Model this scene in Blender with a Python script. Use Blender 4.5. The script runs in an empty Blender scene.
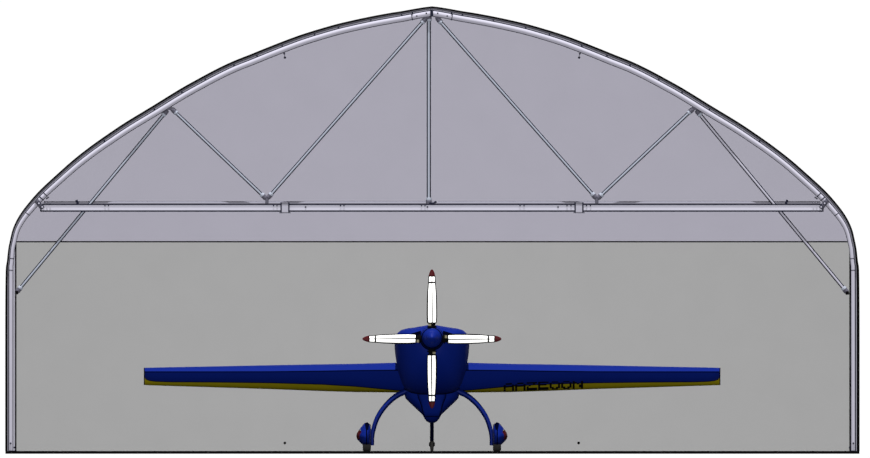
import bpy, bmesh, math
from mathutils import Vector

S = bpy.context.scene
COL = S.collection
K = 72.0                      # drawing units per metre
CX, GZ = 432.0, 451.3         # hangar centre line and floor line in drawing units
def X(u): return (u - CX) / K
def Z(v): return (GZ - v) / K
def P(u, v, y=0.0): return Vector((X(u), y, Z(v)))

# ------------------------------------------------------------------ materials
def lin(c):
    c /= 255.0
    return c / 12.92 if c <= 0.04045 else ((c + 0.055) / 1.055) ** 2.4
def mat(name, col, rough=0.6, spec=0.15, metal=0.0, noise=0.0, scale=6.0):
    m = bpy.data.materials.new(name); m.use_nodes = True
    nt = m.node_tree; b = nt.nodes['Principled BSDF']
    b.inputs['Base Color'].default_value = (*col, 1)
    b.inputs['Roughness'].default_value = rough
    b.inputs['Specular IOR Level'].default_value = spec
    b.inputs['Metallic'].default_value = metal
    if noise:
        tc = nt.nodes.new('ShaderNodeTexCoord'); n = nt.nodes.new('ShaderNodeTexNoise')
        n.inputs['Scale'].default_value = scale; n.inputs['Detail'].default_value = 4
        r = nt.nodes.new('ShaderNodeValToRGB')
        r.color_ramp.elements[0].position = 0.3; r.color_ramp.elements[1].position = 0.7
        r.color_ramp.elements[0].color = (*[c * (1 - noise) for c in col], 1)
        r.color_ramp.elements[1].color = (*[c * (1 + noise) for c in col], 1)
        nt.links.new(tc.outputs['Object'], n.inputs['Vector'])
        nt.links.new(n.outputs['Fac'], r.inputs['Fac'])
        nt.links.new(r.outputs['Color'], b.inputs['Base Color'])
    return m

M = dict(
    gable   = mat('lavender_sheet', (0.238, 0.231, 0.270), 0.8, 0.0, noise=0.012, scale=2),
    door    = mat('grey_door_sheet', (0.228, 0.228, 0.228), 0.8, 0.0, noise=0.012, scale=2),
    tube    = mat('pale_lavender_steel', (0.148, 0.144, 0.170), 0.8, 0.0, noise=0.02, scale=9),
    rimgrey = mat('pale_cover_edge', (0.135, 0.132, 0.155), 0.8, 0.0),
    chord   = mat('pale_web_steel', (0.182, 0.178, 0.208), 0.8, 0.0),
    slate   = mat('slate_outline', (0.005, 0.006, 0.010), 0.8, 0.0),  # outline colour painted on the strut flanks, no separate strip
    bracket = mat('grey_bracket_steel', (0.035, 0.034, 0.044), 0.8, 0.0),
    strut   = mat('blue_grey_steel', (0.118, 0.126, 0.150), 0.8, 0.0, noise=0.02, scale=9),
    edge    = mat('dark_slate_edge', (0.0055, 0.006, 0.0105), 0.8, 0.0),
    midgrey = mat('grey_sheet_edge', (0.055, 0.054, 0.064), 0.8, 0.0),
    lav     = mat('lavender_sheet_edge', (0.085, 0.083, 0.10), 0.8, 0.0),
    black   = mat('black_rubber', (0.0012, 0.0012, 0.0013), 0.9, 0.0),
    slab    = mat('dark_floor_coating', (0.03, 0.03, 0.03), 0.9, 0.0, noise=0.12, scale=12),
    blue    = mat('blue_paint', (0.0007, 0.0036, 0.046), 0.5, 0.02, noise=0.02, scale=5),
    navy    = mat('dark_blue_seam', (0.0002, 0.0004, 0.003), 0.7, 0.0),
    yellow  = mat('olive_yellow_paint', (0.082, 0.068, 0.0015), 0.7, 0.0, noise=0.04),
    white   = mat('white_blade_paint', (0.62, 0.62, 0.60), 0.6, 0.05),
    red     = mat('dark_red_paint', (0.019, 0.0010, 0.0016), 0.5, 0.03),
    tyre    = mat('tyre_rubber', (0.015, 0.0145, 0.014), 0.9, 0.0, noise=0.15, scale=30),
    cream   = mat('cream_metal', (0.06, 0.055, 0.035), 0.6, 0.05),
    glass   = mat('smoked_canopy', (0.004, 0.008, 0.02), 0.1, 0.4),
    metal   = mat('dull_steel', (0.09, 0.09, 0.10), 0.4, 0.2),
)

# ------------------------------------------------------------------ object helpers
def finish(name, bm, mats, parent=None, smooth=False):
    bmesh.ops.recalc_face_normals(bm, faces=bm.faces)
    me = bpy.data.meshes.new(name); bm.to_mesh(me); bm.free()
    for m in mats: me.materials.append(M[m])
    if smooth:
        for p in me.polygons: p.use_smooth = True
        me.set_sharp_from_angle(angle=math.radians(38))
    o = bpy.data.objects.new(name, me); COL.objects.link(o)
    if parent: o.parent = parent
    return o
def thing(name, label, cat, loc=(0, 0, 0), group=None):
    o = bpy.data.objects.new(name, None); COL.objects.link(o)
    o.empty_display_size = 0.2; o.location = loc
    o['label'] = label; o['category'] = cat
    if group: o['group'] = group
    return o
def struct(name, bm, mats, label, cat, parent=None, smooth=False):
    o = finish(name, bm, mats, parent, smooth)
    if not parent:
        o['kind'] = 'structure'; o['label'] = label; o['category'] = cat
    return o
def box(bm, a, b, mi=0):
    xs, ys, zs = zip(a, b)
    v = [bm.verts.new((x, y, z)) for x in xs for y in ys for z in zs]
    for f in ((0,1,3,2),(4,6,7,5),(0,4,5,1),(2,3,7,6),(0,2,6,4),(1,5,7,3)):
        bm.faces.new([v[i] for i in f]).material_index = mi
def loft(bm, secs, cap0=True, cap1=True, mfun=None, closed=True):
    rows = [[bm.verts.new(p) for p in s] for s in secs]
    n = len(rows[0])
    for i in range(len(rows) - 1):
        for j in range(n if closed else n - 1):
            k = (j + 1) % n
            f = bm.faces.new((rows[i][j], rows[i][k], rows[i+1][k], rows[i+1][j]))
            if mfun: f.material_index = mfun(i, j)
    if cap0: 
        f = bm.faces.new(rows[0])
        if mfun: f.material_index = mfun(0, 0)
    if cap1:
        f = bm.faces.new(rows[-1])
        if mfun: f.material_index = mfun(len(rows) - 2, 0)
    return rows
def lathe(bm, origin, axis, prof, seg=24, mi=0, mfun=None):
    """prof: (distance along axis, radius)"""
    a = Vector(axis).normalized()
    h = Vector((0, 0, 1)) if abs(a.z) < 0.9 else Vector((1, 0, 0))
    e1 = a.cross(h).normalized(); e2 = a.cross(e1)
    secs = []
    for d, r in prof:
        r = max(r, 1e-4)
        secs.append([Vector(origin) + a * d + (e1 * math.cos(t) + e2 * math.sin(t)) * r
                     for t in [2 * math.pi * i / seg for i in range(seg)]])
    loft(bm, secs, mfun=(lambda i, j: mfun(i)) if mfun else (lambda i, j: mi))
def rod(bm, p, q, r, seg=10, mi=0):
    d = Vector(q) - Vector(p)
    lathe(bm, p, d, [(0, r), (d.length, r)], seg, mi)
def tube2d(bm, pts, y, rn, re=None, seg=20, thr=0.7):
    """round tube along points lying in the x-z plane; dark outlines are put into the colour of both flanks (material 1)"""
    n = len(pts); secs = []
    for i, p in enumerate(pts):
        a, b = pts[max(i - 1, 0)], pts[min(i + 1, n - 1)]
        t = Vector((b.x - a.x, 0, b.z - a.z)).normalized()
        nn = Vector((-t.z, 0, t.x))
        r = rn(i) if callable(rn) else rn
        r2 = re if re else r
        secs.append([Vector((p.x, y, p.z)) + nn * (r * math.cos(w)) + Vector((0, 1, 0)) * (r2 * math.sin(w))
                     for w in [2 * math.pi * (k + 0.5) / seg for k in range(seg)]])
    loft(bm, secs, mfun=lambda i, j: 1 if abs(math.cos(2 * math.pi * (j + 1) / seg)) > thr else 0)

# ------------------------------------------------------------------ arch outline
SIL = [(5.2,451.3),(5.2,420),(5.2,380),(5.2,340),(5.3,300),(5.7,270),(6.8,261.8),(8.1,250),(9.8,241),(13.1,228),
       (19.7,214.9),(29.7,201.6),(40.5,189.6),(56.2,175),(73.7,159.5),(91,146),(108,134),(126,122),(152.4,106),
       (180,89),(197.5,79.2),(215,69.8),(232.4,61.5),(250,54.5),(267,47.6),(287.5,39.6),(305,33.4),(331,25.6),
       (348.7,21.2),(370,16.6),(389.4,13),(401,11.2),(415,8.7),(425,7.1),(432,6.3)]
def crom(pts, sub):
    out = []
    for i in range(len(pts) - 1):
        p0, p1, p2, p3 = pts[max(i-1,0)], pts[i], pts[i+1], pts[min(i+2,len(pts)-1)]
        for s in range(sub):
            t = s / sub
            out.append(tuple(0.5 * (2*b + (c-a)*t + (2*a-5*b+4*c-d)*t*t + (3*b-a-3*c+d)*t**3)
                             for a, b, c, d in zip(p0, p1, p2, p3)))
    out.append(pts[-1]); return out
LEFT = crom(SIL, 3)
def bulge(u): return 0.8 * min(max((2 * CX - u - 780) / 60, 0), 1)   # the right side cover is a little thicker
FULL = LEFT + [(2 * CX - u + bulge(u), v) for u, v in reversed(LEFT[:-1])]
NOR = []
for i in range(len(FULL)):
    a, b = FULL[max(i-1,0)], FULL[min(i+1,len(FULL)-1)]
    dx, dy = b[0]-a[0], b[1]-a[1]; L = math.hypot(dx, dy)
    NOR.append((-dy / L, dx / L))         # points inwards
def interp(x, tab):
    if x <= tab[0][0]: return tab[0][1]
    for (a, fa), (b, fb) in zip(tab, tab[1:]):
        if x <= b: return fa + (fb - fa) * (x - a) / (b - a)
    return tab[-1][1]
def gap(i):                                # cover thickness outside the tube
    u = FULL[i][0]; e = bulge(2 * CX - u) if u > CX else 0; u = min(u, 2 * CX - u + e)
    return e + interp(u, [(5.2, 3.6), (6, 3.0), (8, 2.5), (12, 2.7), (20, 3.4), (30, 3.9), (40, 4.2), (110, 4.8), (250, 5.0), (390, 4.8), (432, 4.1)])
def tub(i):                                # tube radius
    u = FULL[i][0]; u = min(u, 2 * CX - u)
    return interp(u, [(5.2, 2.1), (8, 2.0), (14, 2.1), (25, 2.5), (40, 2.6), (110, 2.8), (250, 2.95), (432, 3.0)])
def off(i, d): 
    return (FULL[i][0] + NOR[i][0] * d, FULL[i][1] + NOR[i][1] * d)
def band(bm, i0, i1, d0, d1, y0, y1, mi=0):
    secs = []
    for i in range(i0, i1 + 1):
        a = off(i, d0(i) if callable(d0) else d0); b = off(i, d1(i) if callable(d1) else d1)
        secs.append([P(*a, y0), P(*b, y0), P(*b, y1), P(*a, y1)])
    loft(bm, secs, mfun=lambda i, j: mi)
def at_u(u):                               # index on the outline by horizontal position (left half)
    return min(range(len(LEFT)), key=lambda i: abs(LEFT[i][0] - u))
def at_v(v):
    return min(range(len(LEFT)), key=lambda i: abs(LEFT[i][1] - v))
NF = len(FULL) - 1
D = 9.0                                    # depth of the hangar

# ------------------------------------------------------------------ setting
bm = bmesh.new(); box(bm, (X(5.4), -3.6, Z(453.8)), (X(859.4), D + 0.2, 0.0))
struct('floor', bm, ['slab'], 'dark grey floor slab running under the whole hangar and aeroplane', 'floor')
bm = bmesh.new(); box(bm, (X(5.4), -3.63, Z(453.8)), (X(859.4), -3.6, 0.004))
struct('trim_2', bm, ['black'], 'thin black edging strip along the front of the floor', 'trim')

ie = at_v(241)
bm = bmesh.new(); band(bm, 0, ie, 0.4, 2.8, 0.10, D + 0.1)
struct('wall_left', bm, ['lav'], 'straight left side sheet of the hangar below the eaves', 'wall')
bm = bmesh.new(); band(bm, NF - ie, NF, 0.4, 2.8, 0.10, D + 0.1)
struct('wall_right', bm, ['lav'], 'straight right side sheet of the hangar below the eaves', 'wall')
bm = bmesh.new(); band(bm, ie, NF - ie, 0.4, 2.8, 0.10, D + 0.1)
struct('ceiling', bm, ['lav'], 'curved pointed roof sheet of the hangar seen edge-on', 'roof', smooth=True)

bm = bmesh.new()                           # lavender end wall, following the arch
f0 = [bm.verts.new(P(*off(i, 2.0), D)) for i in range(NF + 1)]
f1 = [bm.verts.new(P(*off(i, 2.0), D + 0.08)) for i in range(NF + 1)]
bm.faces.new(f0); bm.faces.new(f1)
for i in range(NF + 1):
    j = (i + 1) % (NF + 1); bm.faces.new((f0[i], f0[j], f1[j], f1[i]))
struct('wall_back', bm, ['gable'], 'pale lavender end wall filling the arch behind the truss', 'wall')

bm = bmesh.new(); box(bm, (X(16.2), D - 0.06, 0.0), (X(849.6), D, Z(241.8)))
door = struct('door_1', bm, ['door'], 'wide plain grey door panel covering the lower end wall', 'door')
bm = bmesh.new()
box(bm, (X(15.0), D - 0.08, Z(242.4)), (X(850.8), D, Z(241.1)))
box(bm, (X(15.0), D - 0.08, 0), (X(16.5), D, Z(242.4)))
box(bm, (X(849.3), D - 0.08, 0), (X(850.8), D, Z(242.4)))
finish('door_rim', bm, ['black'], door)
for u in (284.9, 578.6):
    bm = bmesh.new(); lathe(bm, P(u, 443, D - 0.09), (0, 1, 0), [(0, 0.012), (0.006, 0.019), (0.03, 0.019)], 12)
    finish('bolt', bm, ['black'], door)

bm = bmesh.new()                           # layered edge of the cover around the mouth
fr = [0, .40, .56, .68, .92, 1.0]
fp = [0, .64, .66, .68, .82, 1.0]
for k, mi in enumerate((0, 1, 2, 3, 2)):
    def fq(i, k):
        q = min(max((270 - FULL[i][1]) / 60, 0), 1)
        return gap(i) * (fr[k] * q + fp[k] * (1 - q))
    band(bm, 0, NF, lambda i, k=k: fq(i, k), lambda i, k=k: fq(i, k + 1), 0.012 * k, 0.10, mi)
struct('trim_1', bm, ['black', 'midgrey', 'edge', 'rimgrey'], 'black and grey layered rim along the outside of the arch', 'trim')

# ------------------------------------------------------------------ truss
YT = -0.02
truss = thing('roof_truss', 'pale lavender tubular steel arch truss framing the hangar mouth', 'truss', (0, YT, 0))
def PT(u, v, y=0.0): return P(u, v, y)
def arch_pts(i0, i1): return [PT(*off(i, gap(i) + tub(i))) for i in range(i0, i1 + 1)]
mid = NF // 2
arches = []
for a, b in ((0, mid), (mid, NF)):
    bm = bmesh.new()
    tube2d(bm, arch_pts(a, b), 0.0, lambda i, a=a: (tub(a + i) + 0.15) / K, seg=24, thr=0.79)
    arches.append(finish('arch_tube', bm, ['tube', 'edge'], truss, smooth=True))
def ring(parent, name, i, w, extra, mats, dark=False, side=1, ext_in=0.0):
    """short collar around the arch tube at outline index i (mirrored when side is -1)"""
    if side < 0: i = NF - i
    c = off(i, gap(i) + tub(i))
    tx, tz = NOR[i][1], -NOR[i][0]
    t = Vector((tx, 0, -tz)).normalized()
    bm = bmesh.new()
    r = (tub(i) + extra) / K
    lathe(bm, PT(*c) - t * (w / 2 / K), t, [(0, r * 0.9), (0, r), (w / K, r), (w / K, r * 0.9)], 20)
    return finish(name, bm, mats, parent, smooth=True)
def dot(parent, u, v, y=-0.05, r=0.011, m='edge', name='bolt'):
    bm = bmesh.new(); lathe(bm, PT(u, v, y), (0, 1, 0), [(0, r * .7), (.004, r), (.03, r)], 10)
    return finish(name, bm, [m], parent)
for s, ar in ((1, arches[0]), (-1, arches[1])):
    mx = lambda u: u if s > 0 else 2 * CX - u
    for v in (273, 256.3): ring(ar, 'sleeve_seam', at_v(v), 0.8, 0.25, ['edge'], side=s)
    ring(ar, 'sleeve_seam', at_u(24.2), 0.8, 0.25, ['edge'], side=s)
    ring(ar, 'sleeve_seam', at_u(40.5), 0.9, 0.5, ['edge'], side=s)
    ring(ar, 'sleeve_seam', at_u(36), 1.0, 0.6, ['edge'], side=s)
    ring(ar, 'sleeve_seam', at_u(411.5), 0.8, 0.2, ['edge'], side=s)
    for u, v in ((426.3, 13.2), (416.8, 16.0), (412.6, 19.6), (412.4, 12.6)): dot(ar, mx(u), v)
    dot(ar, mx(10.6), 443.3, r=.013)
    dot(ar, mx(14.3), 447.6, r=.013, y=-0.03)
    dot(ar, mx(284.2), 53.6, y=-0.04, r=.014)
    for u in (104.4, 152.8, 177, 203, 230, 256, 282, 311, 337.5, 372, 403):
        i = at_u(u); i = i if s > 0 else NF - i
        c = off(i, gap(i) * 0.80)
        bm = bmesh.new(); box(bm, PT(c[0] - .7, c[1] + 1.0, -0.015) , PT(c[0] + .7, c[1] - .8, 0.03))
        finish('purlin_clip', bm, ['edge'], ar)
    # dark foot of the leg
    bm = bmesh.new(); box(bm, PT(mx(8.2), 451.2, -0.05), PT(mx(15), 450.5, 0.08)); finish('foot_plate', bm, ['edge'], ar)
bm = bmesh.new()
box(bm, PT(430.2, 16.4, -0.055), PT(433.2, 9.6, 0.04))
finish('apex_joint', bm, ['edge'], truss)
bm = bmesh.new()
for u in (284.9, 579.1):
    lathe(bm, PT(u, 57.6, -0.02), (0, 1, 0), [(0, .012), (.004, .017), (.03, .017)], 10)
    rod(bm, PT(u, 57.6, 0.0), PT(u - .4 if u < CX else u + .4, 53, 0.01), .004)
    break
finish('hanger_stud', bm, ['edge'], arches[0])
bm = bmesh.new()
lathe(bm, PT(579.1, 57.6, -0.02), (0, 1, 0), [(0, .012), (.004, .017), (.03, .017)], 10)
rod(bm, PT(579.1, 57.6, 0.0), PT(579.6, 53, 0.01), .004)
finish('hanger_stud', bm, ['edge'], arches[1])

# bottom chord: light web between two dark flanges
bm = bmesh.new()
box(bm, PT(41.5, 210.6, -0.05), PT(822.3, 205.0, 0.03), 0)
box(bm, PT(40.6, 205.1, -0.056), PT(823.2, 203.9, 0.036), 1)
box(bm, PT(40.6, 211.8, -0.053), PT(823.2, 210.3, 0.036), 1)
box(bm, PT(40.2, 211.7, -0.052), PT(41.6, 204.5, 0.03), 1)
box(bm, PT(822.2, 211.7, -0.052), PT(823.6, 204.5, 0.03), 1)
chord = finish('bottom_chord', bm, ['chord', 'edge'], truss)
bm = bmesh.new()
tube2d(bm, [PT(u, 203.2) for u in (44, 240, 432, 630, 820)], 0.10, 2.0 / K, seg=16, thr=0.8)
finish('rear_chord', bm, ['lav', 'edge'], truss, smooth=True)
for u in (285, 579):
    bm = bmesh.new()
    box(bm, PT(u - 3.4, 212.0, -0.085), PT(u + 3.4, 202.6, 0.05), 0)
    box(bm, PT(u - 4.6, 212.6, -0.09), PT(u - 3.2, 202.2, 0.05), 1)
    box(bm, PT(u + 3.2, 212.6, -0.09), PT(u + 4.6, 202.2, 0.05), 1)
    box(bm, PT(u - 4.6, 204.4, -0.088), PT(u + 4.6, 202.2, 0.05), 2)
    box(bm, PT(u - 5.8, 213.3, -0.088), PT(u + 5.8, 212.0, 0.05), 2)
    finish('splice_clamp', bm, ['rimgrey', 'edge', 'midgrey'], chord)
for u in (105, 108.5, 273.5, 277, 340.5, 344, 421.5, 425, 520, 524, 567, 571, 586.5, 590.5):
    dot(chord, u, 205.8, -0.062, .010)
for u in (305.6, 427.4, 558): dot(chord, u, 207, -0.056, .012)
for u, s in ((77.5, 1), (786.2, -1)):      # little dark catch on the chord
    bm = bmesh.new()
    box(bm, PT(u - 1.3, 204.2, -0.04), PT(u + 1.3, 202.0, 0.02))
    rod(bm, PT(u + s * 0.4, 203.5, -0.02), PT(u - s * 1.2, 199.9, -0.02), 0.017)
    finish('catch', bm, ['edge'], chord)
for s in (1, -1):                          # end pins tying chord to arch
    mx = lambda u: u if s > 0 else 2 * CX - u - 0.5
    bm = bmesh.new()
    rod(bm, PT(mx(36.2), 200.2, -0.03), PT(mx(42.8), 208.6, -0.03), 0.034, 12, 0)
    finish('end_bracket', bm, ['bracket'], chord)
    for u, v, r in ((38.9, 203.2, .026), (42.3, 206.9, .026), (43.5, 203, .012), (46.8, 202.6, .012), (50, 202.8, .012)):
        bm = bmesh.new()
        lathe(bm, PT(mx(u), v, -0.095), (0, 1, 0), [(0, r * .55), (0.001, r), (.05, r)], 14, mfun=lambda i: 0)
        lathe(bm, PT(mx(u), v, -0.099), (0, 1, 0), [(0, r * .5), (.01, r * .5)], 12, 1)
        finish('pin', bm, ['edge', 'tube'], chord)
    bm = bmesh.new(); rod(bm, PT(mx(46), 199, -.01), PT(mx(48.8), 197, -.01), .009); finish('stud', bm, ['edge'], arches[0 if s > 0 else 1])

# web members
def strut(name, a, b, w=3.6, y=0.0, fit0=True, fit1=True, m='strut'):
    A, B = PT(*a), PT(*b)
    bm = bmesh.new(); tube2d(bm, [A, A.lerp(B, .5), B], y, w / 2 / K, seg=20, thr=0.57)
    o = finish(name, bm, [m, 'slate'], truss, smooth=True)
    d = (B - A).normalized()
    for q, dd, on in ((A, d, fit0), (B, -d, fit1)):
        if not on: continue
        bm = bmesh.new(); q2 = q + Vector((0, y, 0)); r = (w / 2 + .75) / K
        lathe(bm, q2 - dd * 0.02, dd, [(0, r * .7), (.02, r), (.055, r), (.055, r * 1.05), (.067, r * 1.05), (.067, r), (.095, r), (.10, r * .8)], 14,
              mfun=lambda i: 0 if i in (0, 1, 3, 4, 7) else 1)
        finish('end_fitting', bm, ['bracket', 'strut'], o, smooth=False)
    return o
strut('king_post', (428.8, 15.5), (428.8, 203.5), 4.3, 0.03, True, True)
strut('diagonal_brace', (425.6, 18.6), (268.2, 197.6))
strut('diagonal_brace', (437.6, 18.6), (595.6, 197.6))
strut('diagonal_brace', (172.6, 109.5), (265.4, 198.0))
strut('diagonal_brace', (692.4, 109.5), (598.2, 198.0))
strut('knee_brace', (166.6, 111.2), (17.6, 291.2), 3.6, 0.05)
strut('knee_brace', (697.2, 111.2), (846.6, 291.8), 3.9, 0.05, m='tube')
for u, v, w, h in ((169.6, 108.4, 5.5, 3.4), (694.6, 108.4, 5.5, 3.4), (266.9, 201.2, 3.4, 5.6), (596.8, 201.2, 3.4, 5.6),
                   (426, 17.4, 6, 2.6), (437.6, 17.4, 5, 2.6), (428.8, 202.4, 4.6, 4), (16.6, 292.6, 3.4, 3.6), (847.4, 293, 3.4, 3.6)):
    low = v > 280
    bm = bmesh.new(); box(bm, PT(u - w/2, v + h/2, -0.03), PT(u + w/2, v - h/2, 0.09))
    bmesh.ops.bevel(bm, geom=bm.edges[:], offset=0.008, segments=1, affect='EDGES')
    finish('gusset', bm, ['black' if low else 'bracket'], truss)
bm = bmesh.new(); rod(bm, PT(429, 203.3, -.04), PT(434, 203.2, -.04), .014); rod(bm, PT(434, 203.2, -.04), PT(436.4, 201.6, -.04), .014)
finish('lever', bm, ['edge'], truss)

# ------------------------------------------------------------------ aeroplane
plane = thing('aeroplane', 'blue low-wing aerobatic aeroplane with white four-blade propeller, facing outwards', 'aeroplane', (0, 0, 0))
HX, HV = 431.9, 338.4                      # propeller hub
COWL = [(0,325.1),(5,325.2),(9,326.0),(18,327.5),(26,328.6),(31,330.2),(34.4,333),(36.4,337),(37.4,342),(37.3,348),
        (36.5,356),(33.9,371),(30.0,383),(26.9,388.8),(20.4,392.4),(12,394.0),(0,394.2)]
def full_ring(half): return half + [(-d, v) for d, v in reversed(half[1:-1])]
ring_c = full_ring(COWL)
def csec(y, s, cu, cv, slope=0.0, r=None):
    out = []
    for d, v in (r or ring_c):
        dd, vv = d * s, cv + (v - cv) * s
        out.append(P(cu + dd, vv, y + slope * max(0, (vv - cv)) / K))
    return out
bm = bmesh.new()                            # engine cowling, chin raked back
secs = [csec(y, s, HX, HV, sl) for y, s, sl in
        ((-2.50, .26, .2), (-2.50, .36, .25), (-2.47, .5, .34), (-2.42, .66, .42), (-2.33, .80, .48), (-2.20, .90, .50), (-2.02, .965, .46), (-1.8, .992, .36), (-1.55, 1.0, .2), (-1.4, 1.0, .1))]
loft(bm, secs)
cowl = finish('cowling', bm, ['blue'], plane, smooth=True)
for s in (1, -1):                           # cheek air inlets beside the spinner
    bm = bmesh.new()
    pts = [(s * d, v) for d, v in ((11, 330.6), (15, 331.8), (20, 333.3), (23, 335.0), (23.5, 337.5), (21, 340), (15, 341), (11, 341))]
    loft(bm, [[P(HX + d, v, -2.52) for d, v in pts], [P(HX + d, v, -2.30) for d, v in pts]])
    finish('air_inlet', bm, ['navy'], cowl)

bm = bmesh.new()                            # fuselage behind the cowling
def ell(y, w, vt, vb):
    n = len(ring_c); c = (vt + vb) / 2; h = (vb - vt) / 2; out = []
    for d, v in ring_c:
        a = math.atan2((v - 360) / 34.0, d / 36.7)
        out.append(P(HX + w * math.cos(a), c + h * math.sin(a), y))
    return out
secs = [csec(-1.5, .985, HX, 360), csec(-.9, .975, HX, 360), ell(-.2, 33, 330, 396), ell(.8, 27, 334, 396), ell(1.8, 19, 345, 394), ell(2.8, 11, 358, 390), ell(3.6, 4.5, 366, 386), ell(3.9, 1.2, 369, 383)]
loft(bm, secs)
fus = finish('fuselage', bm, ['blue'], plane, smooth=True)
bm = bmesh.new()                            # canopy, hidden behind the cowling top
secs = []
for y, w, h in ((-1.0, 6, .6), (-.8, 18, 3.4), (-.4, 23, 5.6), (0, 23, 5.6), (.45, 18, 4.0), (.85, 6, .6)):
    secs.append([P(HX + w * math.cos(t), 332 + 2 - (h + 2) * math.sin(t), y) for t in [math.pi * k / 12 for k in range(13)]])
loft(bm, secs)
finish('canopy', bm, ['glass'], fus, smooth=True)

BEL = [(0,391),(14,391),(27.6,391.5),(27.4,394.6),(26.4,398.4),(23,402),(17,407.6),(9.6,414.6),(7.2,419),(5.2,421.4),(2.6,422.8),(0,423)]
ring_b = full_ring(BEL)
bm = bmesh.new()                            # V-shaped belly fairing
secs = [csec(y, s, HX, 391, .35, ring_b) for y, s in ((-1.40, .7), (-1.37, .82), (-1.30, .93), (-1.2, .985), (-1.05, 1.0), (-.4, .95), (.6, .6), (1.3, .25))]
loft(bm, secs)
belly = finish('belly_fairing', bm, ['blue'], plane, smooth=True)
def seam(parent, pts, r=.006, name='panel_seam', m='navy'):
    bm = bmesh.new()
    for a, b in zip(pts, pts[1:]): rod(bm, a, b, r, 6)
    return finish(name, bm, [m], parent)
bm = bmesh.new()                            # exhaust fairing in the middle of the belly
EX = full_ring([(0,392),(7,392),(13.6,392.4),(13.2,397),(11.6,401),(10.0,406),(9.2,411),(7.4,415.6),(6.6,416.4),(3,416.6),(0,416.6)])
loft(bm, [csec(-1.45, .8, HX, 394, .33, EX), csec(-1.43, .95, HX, 394, .33, EX), csec(-1.39, 1, HX, 394, .33, EX), csec(-1.0, 1, HX, 394, .33, EX)])
exh = finish('exhaust_fairing', bm, ['blue'], plane, smooth=True)
for s in (1, -1):
    pts = [P(HX + s * d, v, -1.42 + .33 * (v - 394) / K) for d, v in ((14.2, 394.4), (13.6, 397.5), (11.8, 402), (10.3, 406.5), (9.4, 411.5), (7.4, 416.6))]
    seam(exh, pts)
seam(exh, [P(HX + d, 416.8, -1.31) for d in (-7, 0, 7)], .004)
seam(cowl, [P(HX + d, v, -1.78 + .36 * (v - HV) / K) for d, v in ((-28, 388.4), (-26, 390), (-20, 392.8), (-12, 394.2), (0, 394.4), (12, 394.2), (20, 392.8), (26, 390), (28, 388.4))])

# --- wings
STA = [  # distance out, top, leading edge, border left wing, bottom
    (20, 362.4, 370.0, 391.4, 392.2), (37, 362.9, 370.2, 390.2, 392.0), (77, 364.0, 370.6, 386.4, 391.6), (110, 364.5, 371.2, 384.4, 390.6), (162, 365.4, 371.8, 382.9, 388.6),
    (220, 366.6, 371.9, 382.2, 386.8), (262, 367.4, 371.9, 382.0, 385.5), (276, 367.7, 371.9, 381.5, 385.0), (282.5, 367.85, 371.9, 380.7, 384.8), (286, 367.95, 371.9, 379.4, 384.7), (287.4, 368, 371.9, 377.5, 384.6)]
def wsec(d, top, le, bd, bot):
    """points (chord fraction, height) from trailing edge over the top to the nose and back underneath"""
    bot += .5; top -= .2
    tv = (top + bot) / 2 + 0.6
    up = [(1, tv - .3), (.8, top + (tv - top) * .55), (.55, top + (tv - top) * .2), (.3, top), (.2, top + .08 * (le - top)), (.12, top + .28 * (le - top)), (.06, top + .55 * (le - top)), (.02, top + .85 * (le - top)), (.004, le - .55)]
    lo = [(.0, le + .55), (.045, le + (bd - le) * .45), (.10, le + (bd - le) * .8), (.145, bd - .45), (.16, bd + .35), (.21, bd + (bot - bd) * .5), (.27, bd + (bot - bd) * .85), (.36, bot), (.6, bot + (tv - bot) * .25), (.8, bot + (tv - bot) * .6), (1, tv + .3)]
    return up + lo
def chord(d): return 1.55 + (0.78 - 1.55) * (d - 20) / 267.4
def ley(d): return -1.32 + 0.14 * (d - 20) / 267.4
wings = []
for s in (-1, 1):
    bm = bmesh.new(); secs = []
    for st in STA:
        secs.append([P(HX + .2 + s * st[0], v, ley(st[0]) + f * chord(st[0])) for f, v in wsec(*st)])
    def mf(i, j):
        if j == 8: return 1                 # leading edge strip
        if j == 12: return 1                # border line
        if 13 <= j <= 18: return 2
        return 0
    loft(bm, secs, cap0=True, cap1=False, mfun=mf)
    w = finish('wing', bm, ['blue', 'navy', 'yellow'], plane, smooth=True)
    wings.append(w)
    last = STA[-1]
    bm = bmesh.new()                        # dark end rib
    tip = wsec(*last)
    loft(bm, [[P(HX + .2 + s * (last[0] + e), v, ley(287) + f * chord(287)) for f, v in tip] for e in (-.3, .9)])
    finish('wing_tip', bm, ['navy'], w)
# dark lettering on the underside of the wing at the photograph's right
def surf(d, t):
    """point on the underside: t = 0 near the nose, 1 under the spar"""
    st = None
    for a, b in zip(STA, STA[1:]):
        if a[0] <= d <= b[0]:
            q = (d - a[0]) / (b[0] - a[0]); st = [x + (y - x) * q for x, y in zip(a, b)]
    pr = wsec(*st)[10:17]
    x = t * (len(pr) - 1); k = min(int(x), len(pr) - 2); q = x - k
    f = pr[k][0] + (pr[k+1][0] - pr[k][0]) * q; v = pr[k][1] + (pr[k+1][1] - pr[k][1]) * q
    return P(HX + .2 + d, v + .12, ley(d) + f * chord(d) - 0.003)
GL = {'A': ["01110","10001","10001","11111","10001","10001","10001"], 'X': ["10001","01010","01010","00100","01010","11011","10001"],
      'E': ["11111","10000","10000","11110","10000","11111","11111"], 'Z': ["11111","00010","00100","01000","10000","11111","11111"],
      'O': ["01110","10001","10001","10001","10001","11011","01110"], 'N': ["10001","11001","11001","10101","10011","10011","10001"],
      'I': ["01110","00100","00100","00100","00100","00100","01110"]}
d = 71.5
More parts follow.
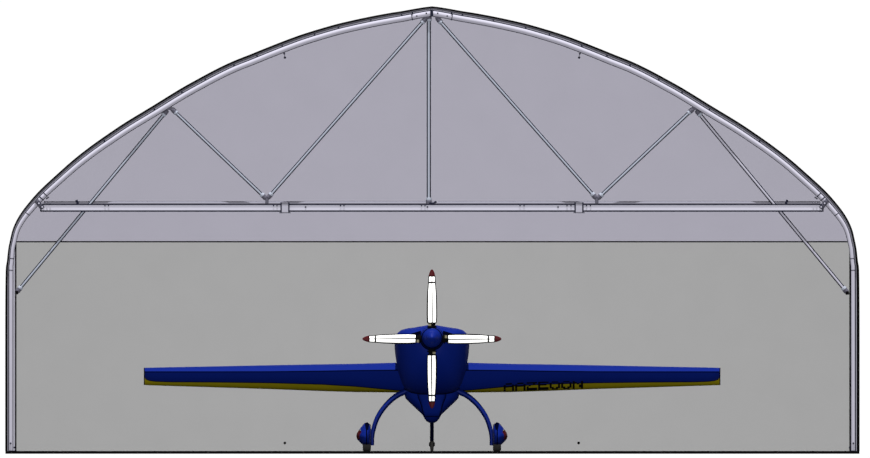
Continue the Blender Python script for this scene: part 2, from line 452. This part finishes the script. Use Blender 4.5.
for ch in "AAZEOON":
    bm = bmesh.new(); vv = {}
    def gv(c, r):
        if (c, r) not in vv: vv[(c, r)] = bm.verts.new(surf(d + c * 2.1, .16 + .66 * r / 7))
        return vv[(c, r)]
    for r in range(7):
        for c in range(5):
            if GL[ch][r][c] == '1':
                bm.faces.new([gv(c, r), gv(c + 1, r), gv(c + 1, r + 1), gv(c, r + 1)])
    finish('letter', bm, ['black'], wings[1])['label'] = 'black letter on the wing underside'
    d += 11.5

# --- propeller
YP = -2.66
prop = None
bm = bmesh.new()
lathe(bm, P(HX, HV, -2.47), (0, -1, 0), [(0, .15), (0.02, .168), (.05, .170), (.07, .150), (.25, .150), (.26, .02)], 36)
prop = finish('propeller', bm, ['navy'], plane, smooth=True)
bm = bmesh.new()
sp = [(0, .162), (.04, .160), (.10, .150), (.16, .134), (.165, .127), (.168, .126), (.22, .110), (.28, .088), (.285, .082), (.288, .081), (.33, .058), (.37, .030), (.385, .012), (.388, 0)]
lathe(bm, P(HX, HV - .6, -2.56), (0, -1, 0), sp, 36, mfun=lambda i: 1 if i in (0, 4, 8) else 0)
finish('spinner', bm, ['blue', 'navy'], prop, smooth=True)
BST = [(15.5, 8.6, 2.6), (16.6, 9.8, 2.4), (24, 10.6, 2.1), (36, 10.3, 1.7), (48, 9.2, 1.3), (55.7, 7.7, 1.0), (57.3, 7.5, 1.0), (62.2, 6.8, .8), (63.2, 6.6, .7), (66, 5.2, .6), (68.4, 3.0, .5), (69.5, 1.0, .3)]
CS = [-1, -.75, -.45, -.12, .12, .45, .75, 1]
def blade_mesh():
    bm = bmesh.new(); secs = []
    for r, w, t in BST:
        tw = math.radians(10 - 8 * (r / 70)); row = []
        pts = [(c * w / 2, -t * math.sqrt(max(0, 1 - c * c)) - (0.15 if abs(c) < .1 else 0)) for c in CS]
        pts += [(c * w / 2, t * .6 * math.sqrt(max(0, 1 - c * c))) for c in reversed(CS[1:-1])]
        for a, b in pts:
            row.append(Vector(((a * math.cos(tw) - b * math.sin(tw)) / K, (a * math.sin(tw) + b * math.cos(tw)) / K, r / K)))
        secs.append(row)
    def mf(i, j):
        if i == 0 or i == 5: return 1
        if i >= 7: return 1 if i == 7 else 2
        if j in (0, 6, 7, 13): return 1
        if j == 3: return 3
        return 0
    loft(bm, secs, mfun=mf)
    return bm
b0 = finish('blade', blade_mesh(), ['white', 'black', 'red', 'black'], prop, smooth=True)
b0['label'] = 'white blade with red tip and black bands'
hub = P(HX, HV + .5, YP)
bm = bmesh.new()
lathe(bm, (0, 0, 9 / K), (0, 0, 1), [(0, 3.4 / K), (2.6 / K, 3.4 / K), (2.6 / K, 4.6 / K), (4.2 / K, 4.6 / K), (4.2 / K, 3.4 / K), (7.2 / K, 3.6 / K)], 16, mfun=lambda i: 0)
box(bm, Vector((-3.6 / K, -5.2 / K, 13.0 / K)), Vector((-.8 / K, -3.0 / K, 15.2 / K)), 1)
r0 = finish('blade_root', bm, ['black', 'cream'], prop)
for k in range(4):
    b, r = (b0, r0) if k == 0 else (b0.copy(), r0.copy())
    if k:
        COL.objects.link(b); COL.objects.link(r); b.parent = prop; r.parent = prop
    for o in (b, r):
        o.location = hub; o.rotation_euler = (0, k * math.pi / 2, 0)

# --- undercarriage
YG = -1.15
for s in (-1, 1):
    mx = lambda u: HX + s * (HX - u) if s > 0 else u
    cl = crom([(409, 389.0), (405.5, 391.4), (395.6, 396.4), (385.6, 405.6), (377.6, 417.4), (373.6, 429), (372.2, 438), (372.3, 445.4)], 4)
    bm = bmesh.new(); secs = []
    for i, (u, v) in enumerate(cl):
        a, b = cl[max(i-1, 0)], cl[min(i+1, len(cl)-1)]
        L = math.hypot(b[0]-a[0], b[1]-a[1]); n = (-(b[1]-a[1]) / L, (b[0]-a[0]) / L)
        q = i / (len(cl) - 1); rn = 3.1 - 1.2 * q; re = 0.12 - .05 * q
        secs.append([P(mx(u + n[0] * rn * math.cos(t)), v + n[1] * rn * math.cos(t), YG + re * math.sin(t)) for t in [2 * math.pi * k / 14 for k in range(14)]])
    loft(bm, secs); leg = finish('gear_leg', bm, ['blue'], plane, smooth=True)
    # wheel fairing with pointed outer cheek and red tip
    OUT = [(367.2, 422.2), (369.4, 423.8), (370.8, 427), (371.4, 432), (371.6, 439), (371.5, 444.8), (367, 445.2), (362.6, 444.8), (359.6, 442), (357.4, 439.6), (356.2, 436.6), (356.9, 433), (359.2, 429.6), (362, 426), (364.6, 423)]
    bm = bmesh.new(); secs = []
    for y, q in ((-.40, .08), (-.385, .25), (-.34, .5), (-.25, .70), (-.13, .93), (0, 1), (.14, .96), (.3, .76), (.46, .4), (.56, .08)):
        cu, cv = 367, 437
        secs.append([P(mx(cu + (u - cu) * q), cv + (v - cv) * (q if v < cv else q ** .5), YG + y) for u, v in OUT])
    loft(bm, secs, mfun=lambda i, j: (1 if j in (9, 10, 11) and 3 <= i < 8 else (2 if j in (14, 0) and 2 <= i < 8 else 0)))
    fair = finish('wheel_fairing', bm, ['blue', 'red', 'navy'], plane, smooth=True)
    bm = bmesh.new()
    lathe(bm, P(mx(360.2), 430.4, YG - .22), (0, 1, 0), [(0, .003), (.006, .009), (.08, .010)], 10)
    finish('fairing_cream_spot', bm, ['cream'], fair)  # small cream-coloured spot beside the red tip
    pts = [P(mx(366.6), v, YG + y - .006) for v, y in ((423.6, -.145), (427, -.255), (429.6, -.34), (431, -.362), (434.5, -.392), (437, -.402), (440, -.39), (442, -.345), (443, -.31), (444.5, -.13))]
    seam(fair, pts, .009, 'fairing_seam')
    bm = bmesh.new()
    R = (GZ - 437.5) / K
    c = P(mx(366.8), 437.5, YG)
    hw = 4.1 / K
    lathe(bm, c - Vector((hw, 0, 0)), (1, 0, 0), [(0, R * .55), (0, R * .93), (hw * .3, R * .985), (hw * .7, R), (hw * 1.3, R), (hw * 1.7, R * .985), (2 * hw, R * .93), (2 * hw, R * .55)], 32)
    wh = finish('wheel', bm, ['tyre'], plane, smooth=True)
    bm = bmesh.new(); rod(bm, c - Vector((hw * 1.05, 0, 0)), c + Vector((hw * 1.05, 0, 0)), R * .5, 16); finish('wheel_hub', bm, ['metal'], wh)

# --- tail
YW = 3.45
bm = bmesh.new()
rod(bm, P(431.9, 384, YW - .12), P(431.9, 442.5, YW), 1.9 / K, 12)
tw = finish('tail_strut', bm, ['navy'], plane)
bm = bmesh.new()
secs = [[P(431.9 + a * q, 441 + (b - 441) * 1, YW + y) for a, b in ((-1.2, 440.6), (1.2, 440.6), (3, 443), (3, 445.6), (1.8, 447.2), (-1.8, 447.2), (-3, 445.6), (-3, 443))] for y, q in ((-.05, .7), (0, 1), (.06, 1), (.1, .6))]
loft(bm, secs); finish('tail_wheel_fork', bm, ['black'], tw)
bm = bmesh.new(); R = (GZ - 446) / K
lathe(bm, P(430.2, 446, YW - .03), (1, 0, 0), [(0, R * .6), (.003, R * .9), (.012, R), (3.4 / K - .012, R), (3.4 / K - .003, R * .9), (3.4 / K, R * .6)], 20)
finish('tail_wheel', bm, ['tyre'], plane, smooth=True)
for s in (-1, 1):
    bm = bmesh.new()
    secs = []
    for d, c, le in ((1, .72, 2.95), (105, .48, 3.08)):
        secs.append([P(HX + s * d, 376 + q * 2.2, le + f * c) for f, q in ((0, 0), (.1, -.7), (.35, -1), (.7, -.5), (1, 0), (.7, .5), (.35, 1), (.1, .7))])
    loft(bm, secs); finish('tailplane', bm, ['blue'], plane, smooth=True)
bm = bmesh.new()
secs = []
for v, c, le, th in ((372, 1.0, 3.0, 2.4), (340, .8, 3.2, 2.2), (304, .55, 3.45, 1.8)):
    secs.append([P(HX + q * th, v, le + f * c) for f, q in ((0, 0), (.1, -.7), (.35, -1), (.7, -.5), (1, 0), (.7, .5), (.35, 1), (.1, .7))])
loft(bm, secs); finish('tail_fin', bm, ['blue'], plane, smooth=True)

# ------------------------------------------------------------------ light
w = bpy.data.worlds.new('World'); S.world = w; w.use_nodes = True
w.node_tree.nodes['Background'].inputs['Color'].default_value = (1, 1, 1, 1)
w.node_tree.nodes['Background'].inputs['Strength'].default_value = 1.03
def sun(name, strength, frm, angle):
    l = bpy.data.lights.new(name, 'SUN'); l.energy = strength; l.angle = angle
    o = bpy.data.objects.new(name, l); COL.objects.link(o)
    o.rotation_euler = (-Vector(frm)).to_track_quat('-Z', 'Y').to_euler(); o.location = Vector(frm) * 15
sun('front_light', math.pi * 1.5, (0, -1, 0), 0.0)
e = math.radians(80)
sun('high_sun', math.pi * 5.5, (0, -math.cos(e), math.sin(e)), math.radians(1))

# ------------------------------------------------------------------ camera
c = bpy.data.cameras.new('Camera'); c.type = 'ORTHO'; c.ortho_scale = 870 / K
c.clip_start = 0.1; c.clip_end = 100
cam = bpy.data.objects.new('Camera', c); COL.objects.link(cam)
cam.location = (X(435), -25, Z(229)); cam.rotation_euler = (math.pi / 2, 0, 0)
S.camera = cam
v = S.view_settings
v.view_transform = 'Standard'; v.look = 'None'; v.gamma = 1; v.exposure = 0; v.use_curve_mapping = False
